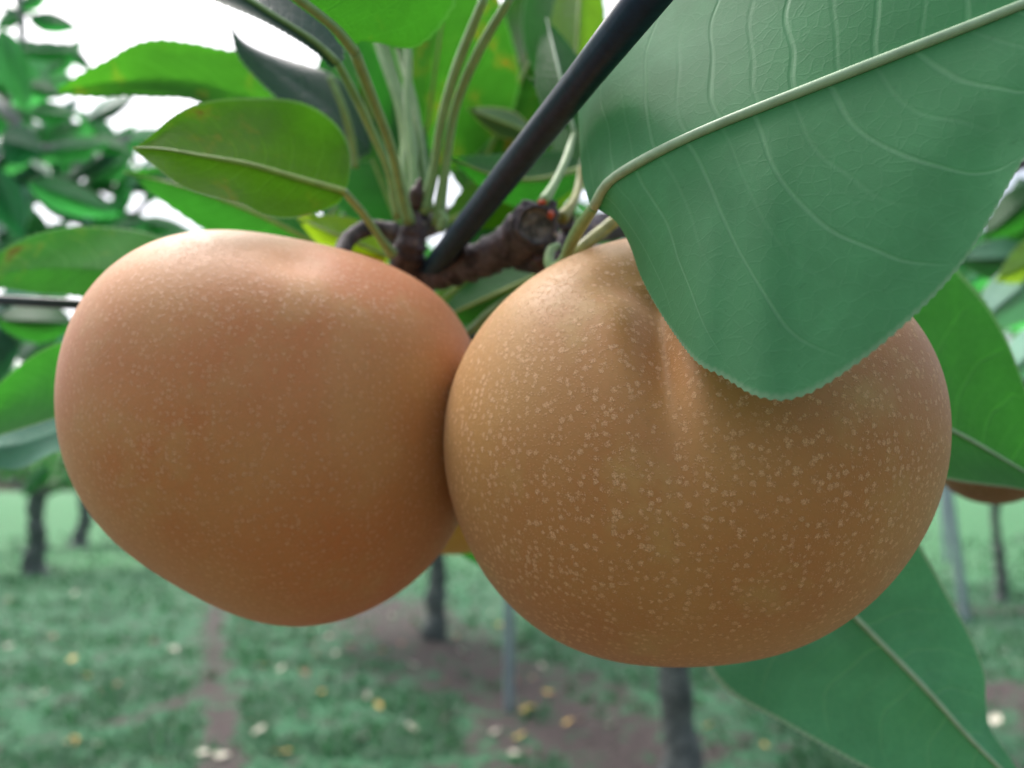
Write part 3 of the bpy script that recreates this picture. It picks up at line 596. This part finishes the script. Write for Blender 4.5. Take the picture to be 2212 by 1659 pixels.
def dense(label, wood, rads, n, box, drange, size, seed, fade=None):
    q = random.Random(seed); L = []
    while len(L) < n:
        x = q.uniform(box[0], box[2]); y = q.uniform(box[1], box[3])
        if fade and not fade(x, y, q): continue
        d = q.uniform(*drange); a = q.uniform(-.9, .9) + (math.pi if q.random() < .5 else 0); l = size * FPX / d * q.uniform(.75, 1.15)
        m_ = q.choice(['leaf_far', 'leaf_far', 'leaf_far', 'leaf_far', 'leaf_far', 'leaf_dark']); k = q.uniform(.6, 1.2)
        c_ = {'leaf_pale': (.5 * k, .7 * k, .65 * k), 'leaf_dark': (k, 2 * k, 1.6 * k)}.get(m_, (k, k, k))
        L.append(((x, y, d), (x + l * math.cos(a), y + l * math.sin(a), d + q.uniform(-.04, .04)), l * q.uniform(.3, .5), m_, c_))
    return canopy(label, wood, rads, L, 'twig')
dense('distant leaf mass of a branch with round gaps of sky at the left', [(-400, 500, 1.7), (0, 450, 1.6), (180, 360, 1.6), (260, 300, 1.6), (330, 420, 1.6)], [.014, .012, .009, .006, .004], 104, (-120, -20, 330, 560), (.9, 1.5), .095, 4,
      lambda x, y, q: (x < 90 and q.random() < .35) or q.random() < min(1, max(0, (y - 60 - max(0, x - 70) * 1.0) / 160)))
dense('distant leaf mass of a branch at the right edge beside the very large leaf', [(2900, 300, 1.5), (2500, 400, 1.5), (2300, 470, 1.4), (2120, 560, 1.4)], [.014, .01, .008, .004], 45, (2040, 430, 2330, 720), (1.0, 1.7), .085, 6)
dense('distant leaf mass low at the left below the broad leaves', [(-400, 900, 1.9), (0, 860, 1.8), (140, 900, 1.8), (260, 960, 1.8)], [.014, .01, .008, .004], 40, (-120, 660, 200, 1010), (1.3, 2.2), .085, 8)
# ------------------------------------------------------------ ground
SOIL = [([G(820, 1310), G(930, 1400), G(1120, 1480), G(1290, 1600), G(1420, 1800)], .72), ([G(455, 1300), G(458, 1400), G(470, 1520), G(478, 1659), G(480, 1900)], .12),
        ([G(1900, 1310), G(2130, 1318), G(2400, 1325)], .25), ([G(2100, 1480), G(2300, 1560)], .4), ([G(250, 1560), G(420, 1500), G(480, 1480)], .06)]
def segd(p, a, b):
    ab = b - a; t = max(0, min(1, (p - a).dot(ab) / max(1e-9, ab.length_squared))); return (p - a - ab * t).length
def soil_at(p):
    best = 0
    for pl_, wd in SOIL:
        for i in range(len(pl_) - 1):
            d = segd(p, pl_[i], pl_[i + 1]); best = max(best, math.exp(-(d / wd) ** 2))
    return best
def bounce_soil_at(p): return max(0, min(1, (3.7 - p.length) / .5))  # unseen bare soil added around the camera for warm bounce light
def hgt(x, y): return .02 * noise.noise(Vector((x * 1.1, y * 1.1, 0))) + .012 * noise.noise(Vector((x * 4, y * 4, 5)))
V = [Vector((0, 0, 0))]; F = []; S = 300; radii = []; r_ = .4
while r_ < 1600: radii.append(r_); r_ *= 1.03 if r_ < 40 else 1.25
A_ = [0]
for r_ in radii:
    for s in range(S):
        an = 2 * math.pi * s / S; x, y = r_ * math.sin(an), r_ * math.cos(an)
        z = hgt(x, y) if r_ < 60 else 0
        V.append(Vector((x, y, z))); A_.append(max(soil_at(Vector((x, y, 0))), bounce_soil_at(Vector((x, y, 0)))) if r_ < 30 else 0)
for s in range(S): F.append((0, 1 + (s + 1) % S, 1 + s))
for q in range(len(radii) - 1):
    for s in range(S): F.append((1 + q * S + s, 1 + q * S + (s + 1) % S, 1 + (q + 1) * S + (s + 1) % S, 1 + (q + 1) * S + s))
t = NT('orchard_floor'); ob = t.n('ShaderNodeTexCoord').outputs['Object']
at_ = t.n('ShaderNodeAttribute', attribute_name='soil').outputs['Fac']
n1 = t.noise(ob, 1.7, 5, .65).outputs[0]; n2 = t.noise(ob, 16, 4, .65).outputs[0]; n3 = t.noise(ob, 70, 3, .6).outputs[0]
grass = t.mix(t.ramp(n2, .35, .65), (.018, .078, .036), (.065, .175, .092)); grass = t.mix(t.ramp(n1, .4, .65, 0, .6), grass, (.05, .17, .085))
soil = t.mix(t.ramp(n3, .35, .65), (.028, .022, .022), (.10, .078, .076)); soil = t.mix(t.ramp(n2, .5, .7, 0, .6), soil, (.15, .12, .115))
ln = t.n('ShaderNodeVectorMath', operation='LENGTH'); t.set(ln.inputs[0], ob)
soil = t.mix(t.ramp(ln.outputs['Value'], 4.2, 3.0), soil, t.mix(n2, (.09, .062, .045), (.17, .115, .08)))  # warmer tone of the added soil that bounces light onto the pears
grass = t.mix(t.ramp(ln.outputs['Value'], 10, 20), grass, (.065, .20, .085))
n4 = t.noise(ob, 5.5, 5, .7).outputs[0]
sm = t.math('ADD', t.math('MULTIPLY', at_, .62), t.math('MULTIPLY_ADD', n2, 1.1, t.math('MULTIPLY_ADD', n4, 3.4, -2.02)))
fl = t.mix(t.ramp(sm, .34, .62), grass, soil)
ground_m = t.done(t.pbsdf(Base_Color=fl, Roughness=.9, Specular_IOR_Level=.2, Normal=t.bump(n3, .8, .03)))
tag(put('ground', V, F, ground_m, None, attr=('soil', A_)), kind='structure')
# herbs
V = []; F = []; rg = random.Random(3)
for k in range(42000):
    px = rg.uniform(-150, 2360); py = 1085 + 640 * rg.random() ** .75; g = G(px, py)
    if g.y > 26 or g.length < 3.6: continue
    if rg.random() < soil_at(Vector((g.x, g.y, 0))) * (1.3 + 2.0 * noise.noise(Vector((g.x * 3, g.y * 3, 2)))): continue
    if noise.noise(Vector((g.x * 1.3, g.y * 1.3, 9))) < -.05 and rg.random() < .85: continue
    d = g.y; s = .010 + .0035 * d * rg.uniform(.6, 1.5); z = hgt(g.x, g.y)
    an = rg.uniform(0, 6.283); ca, sa = math.cos(an), math.sin(an); h = s * rg.uniform(.3, 1.4); o = len(V)
    V += [Vector((g.x - ca * s * .3, g.y - sa * s * .3, z)), Vector((g.x + ca * s * .3, g.y + sa * s * .3, z)), Vector((g.x + ca * s * .6 - sa * s, g.y + sa * s * .5 + ca * s, z + h)), Vector((g.x - ca * s * .2 - sa * s, g.y - sa * s * .2 + ca * s, z + h * 1.2))]
    F.append((o, o + 1, o + 2, o + 3))
tag(put('grass', V, F, M['grassb'], None, smooth=False), 'short weedy grass covering the orchard floor', 'grass', kind='stuff')
# fallen leaves
def fl_mesh(seed):
    q = random.Random(seed); V = []; F = []; n = 8; cu = q.uniform(.15, .5)
    for i in range(n + 1):
        u = i / n; wd = .34 * math.sin(math.pi * min(1, u * .96 + .02)) ** .8
        for j in (-1, -.5, 0, .5, 1): V.append(Vector((j * wd, u - .5, cu * (j * j * .25 + (u - .5) ** 2 * .6) + .02 * math.sin(u * 9 + j))))
    for i in range(n):
        for j in range(4): F.append((i * 5 + j, i * 5 + j + 1, i * 5 + j + 6, i * 5 + j + 5))
    return V, F
flm = {}
for c_ in ('w', 'y', 'b'):
    for s in (1, 2):
        V, F = fl_mesh(s * 5 + ord(c_)); me = bpy.data.meshes.new('fallen_leaf'); me.from_pydata([tuple(v) for v in V], [], F); me.shade_smooth(); me.materials.append(M['fallen_' + c_]); flm[(c_, s)] = me
FL = [(162, 1287, 'w'), (18, 1405, 'w'), (372, 1407, 'w'), (95, 1510, 'w'), (67, 1517, 'w'), (845, 1330, 'w'), (885, 1330, 'w'), (725, 1417, 'w'), (710, 1467, 'w'), (890, 1440, 'w'), (780, 1605, 'w'), (887, 1582, 'w'), (475, 1642, 'w'), (675, 1367, 'w'), (710, 1380, 'w'),
      (27, 1235, 'w'), (887, 1295, 'w'), (1065, 1395, 'w'), (157, 1427, 'y'), (185, 1467, 'y'), (695, 1507, 'y'), (570, 1440, 'y'), (655, 1460, 'b'), (225, 1280, 'y'), (160, 1610, 'y'), (825, 1412, 'y'), (457, 1467, 'b'), (1181, 1500, 'y'), (1321, 1575, 'w'), (1138, 1540, 'y'), (1531, 1575, 'y'),
      (1150, 1470, 'b'), (1250, 1560, 'b'), (960, 1500, 'b'), (1000, 1420, 'w'), (560, 1590, 'w'), (250, 1490, 'b'), (110, 1380, 'b'), (330, 1390, 'b'), (1110, 1640, 'w'), (1650, 1620, 'y'), (2150, 1560, 'w'), (60, 1340, 'w'), (20, 1300, 'b'), (610, 1640, 'y'), (1040, 1560, 'b')]
qf = random.Random(12)
for k in range(46): FL.append((qf.gauss(*qf.choice([(930, 170), (300, 200), (1180, 160), (700, 120)])), qf.uniform(1300, 1640), qf.choice('wwbbbyb')))
kindw = {'w': 'pale dry', 'y': 'yellow', 'b': 'brown'}
fo = []
for i, (x, y, c_) in enumerate(FL):
    g = G(x, y); s = (.10 if i < 46 else .07) * rg.uniform(.6, 1.3)
    o = bpy.data.objects.new('fallen_leaf', flm[(c_, 1 + i % 2)]); C.objects.link(o)
    o.location = (g.x, g.y, hgt(g.x, g.y) + .012 + rg.uniform(0, .02)); o.scale = (s, s, s); o.rotation_euler = (rg.uniform(-.5, .5), rg.uniform(-.5, .5), rg.uniform(0, 6.28))
    fo.append((o, x, y, c_))

REG = [(455, 'in the grass left of the narrow bare strip'), (800, 'under the left pear, right of the narrow bare strip'), (1100, 'between the two pears, left of the pale post'), (1440, 'right of the pale post under the flecked pear'), (9999, 'right of the nearest tree trunk')]
ORD = ['nearest'] + [a + ' nearest' for a in 'second third fourth fifth sixth seventh eighth ninth tenth eleventh twelfth thirteenth fourteenth fifteenth sixteenth seventeenth eighteenth nineteenth twentieth'.split()]
ORD_ = ['nearest', 'second nearest', 'third nearest', 'fourth nearest', 'fifth nearest', 'sixth nearest', 'seventh nearest', 'eighth nearest', 'ninth nearest', 'tenth nearest', 'eleventh nearest', 'twelfth nearest']
bk_ = {}
for o, x, y, c_ in fo: bk_.setdefault((c_, [r_[1] for r_ in REG if x < r_[0]][0]), []).append((y, o))
for (c_, where), l_ in bk_.items():
    l_.sort(key=lambda q: -q[0])
    for k, (y, o) in enumerate(l_):
        tag(o, (ORD[k] + ' ' if len(l_) > 1 else 'only ') + kindw[c_] + ' fallen leaf ' + where, 'fallen leaf', kindw[c_] + ' fallen leaves on the orchard floor')

# ------------------------------------------------------------ orchard trees
def crown_mesh(seed, n, rad, z0, z1, size):
    q = random.Random(seed); V = []; F = []
    clumps = []
    for k in range(46):
        a = q.uniform(0, 6.283); r = rad * math.sqrt(q.random()); clumps.append((Vector((r * math.cos(a), r * math.sin(a), q.uniform(z0 + .12, z1 - .1) + .1 * (1 - r / rad))), q.uniform(.22, .5)))
    for k in range(n):
        c, cr = q.choice(clumps); d = Vector((q.gauss(0, .5), q.gauss(0, .5), q.gauss(0, .32))) * cr; p = c + d
        if p.z < z0: p.z = z0 + q.uniform(0, .2)
        s = size * q.uniform(.7, 1.3); rot = Euler((q.gauss(0, .7), q.gauss(0, .7), q.uniform(0, 6.28))).to_matrix(); o = len(V)
        for v in ((0, 0, 0), (.24, .35, .05), (.2, .7, .03), (0, 1, -.08), (-.2, .7, .03), (-.24, .35, .05)): V.append(p + rot @ Vector(v) * s)
        F += [(o, o + 1, o + 2, o + 3), (o, o + 3, o + 4, o + 5)]
    return V, F, clumps
protos = []
for k, (n_, rad_, z0_, z1_) in enumerate([(5200, 2.0, 1.50, 2.5), (5600, 2.3, 1.55, 2.7), (4600, 1.8, 1.45, 2.4)]):
    V, F, cl = crown_mesh(11 + k, n_, rad_, z0_, z1_, .10)
    me = bpy.data.meshes.new('crown'); me.from_pydata([tuple(v) for v in V], [], F); me.materials.append(M['crown'])
    q = random.Random(40 + k); parts = [tube_data([Vector((0, 0, -.1)), Vector((.0, .02, .22)), Vector((.018, -.015, .75)), Vector((-.01, .01, 1.2)), Vector((.02, .01, 1.5))], [.125, .078, .068, .062, .075], 18, 40, .5, k)]
    tm = bpy.data.meshes.new('trunk'); tm.from_pydata([tuple(v) for v in parts[0][0]], [], parts[0][1]); tm.shade_smooth(); tm.materials.append(M['bark'])
    lim = []
    for c, cr in cl[:14]: lim.append(tube_data([Vector((.02, .01, 1.38)), Vector((c.x * .3, c.y * .3, 1.62)), Vector((c.x * .7, c.y * .7, c.z * .9 + .1)), c], [.04, .028, .018, .006], 7, 14, .2, k))
    V, F = merge(lim); lm = bpy.data.meshes.new('limbs'); lm.from_pydata([tuple(v) for v in V], [], F); lm.shade_smooth(); lm.materials.append(M['bark'])
    protos.append((tm, lm, me))
def tree(x, y, k, rot, s, wid, label, col=(1, 1, 1), group='pear trees standing in the orchard'):
    e = empty('pear_tree', (x, y, 0)); e.rotation_euler.z = rot; e.scale = (s, s, s); tag(e, label, 'tree', group)
    for nm, me in zip(('trunk', 'limbs', 'crown'), protos[k]):
        o = bpy.data.objects.new(nm, me); C.objects.link(o); o.parent = e; o.color = (*col, 1)
        if nm == 'trunk': o.scale = (wid, wid, 1)
    return e
def gt(px, py): g = G(px, py); return g.x, g.y
TR = [((70, 1240), 0, 2.2, 'pear tree with a dark trunk at the left, nearer of the two there'), ((175, 1180), 1, 2.5, 'pear tree with its slim trunk just right of the leftmost trunk'),
      ((945, 1378), 2, 1.35, 'pear tree whose trunk shows between the two big pears'), ((1465, 1690), 0, 1.12, 'nearest pear tree, its grey trunk right under the flecked pear'),
      ((2165, 1300), 1, .9, 'pear tree with a dark trunk at the right edge')]
for i, ((px, py), k, wd, lab) in enumerate(TR): x, y = gt(px, py); tree(x, y, k, i * 1.3, 1, wd, lab)
rt = random.Random(5)
# pipes of the trellis
def pipe(px, py, r, lean, label):
    x, y = gt(px, py); e = tag(empty('trellis_post', (x, y, 0)), label, 'post', 'metal posts of the orchard trellis')
    tube('pipe', [Vector((x, y, -.1)), Vector((x + lean * .5, y, .9)), Vector((x + lean, y, 1.95))], [r, r], M['post'], e, seg=14, n=12)
    tube('cap', [Vector((x + lean, y, 1.951)), Vector((x + lean, y, 1.985))], [r * 1.18, r * 1.05], M['post'], e, seg=14, n=3)
    return e
pipe(1102, 1535, .036, -.02, 'pale blue grey metal post standing in bare soil between the pears')
pipe(2088, 1345, .05, -.12, 'leaning grey metal post right of the flecked pear')
pipe(2046, 1215, .06, .0, 'far thin grey post beyond the leaning post')
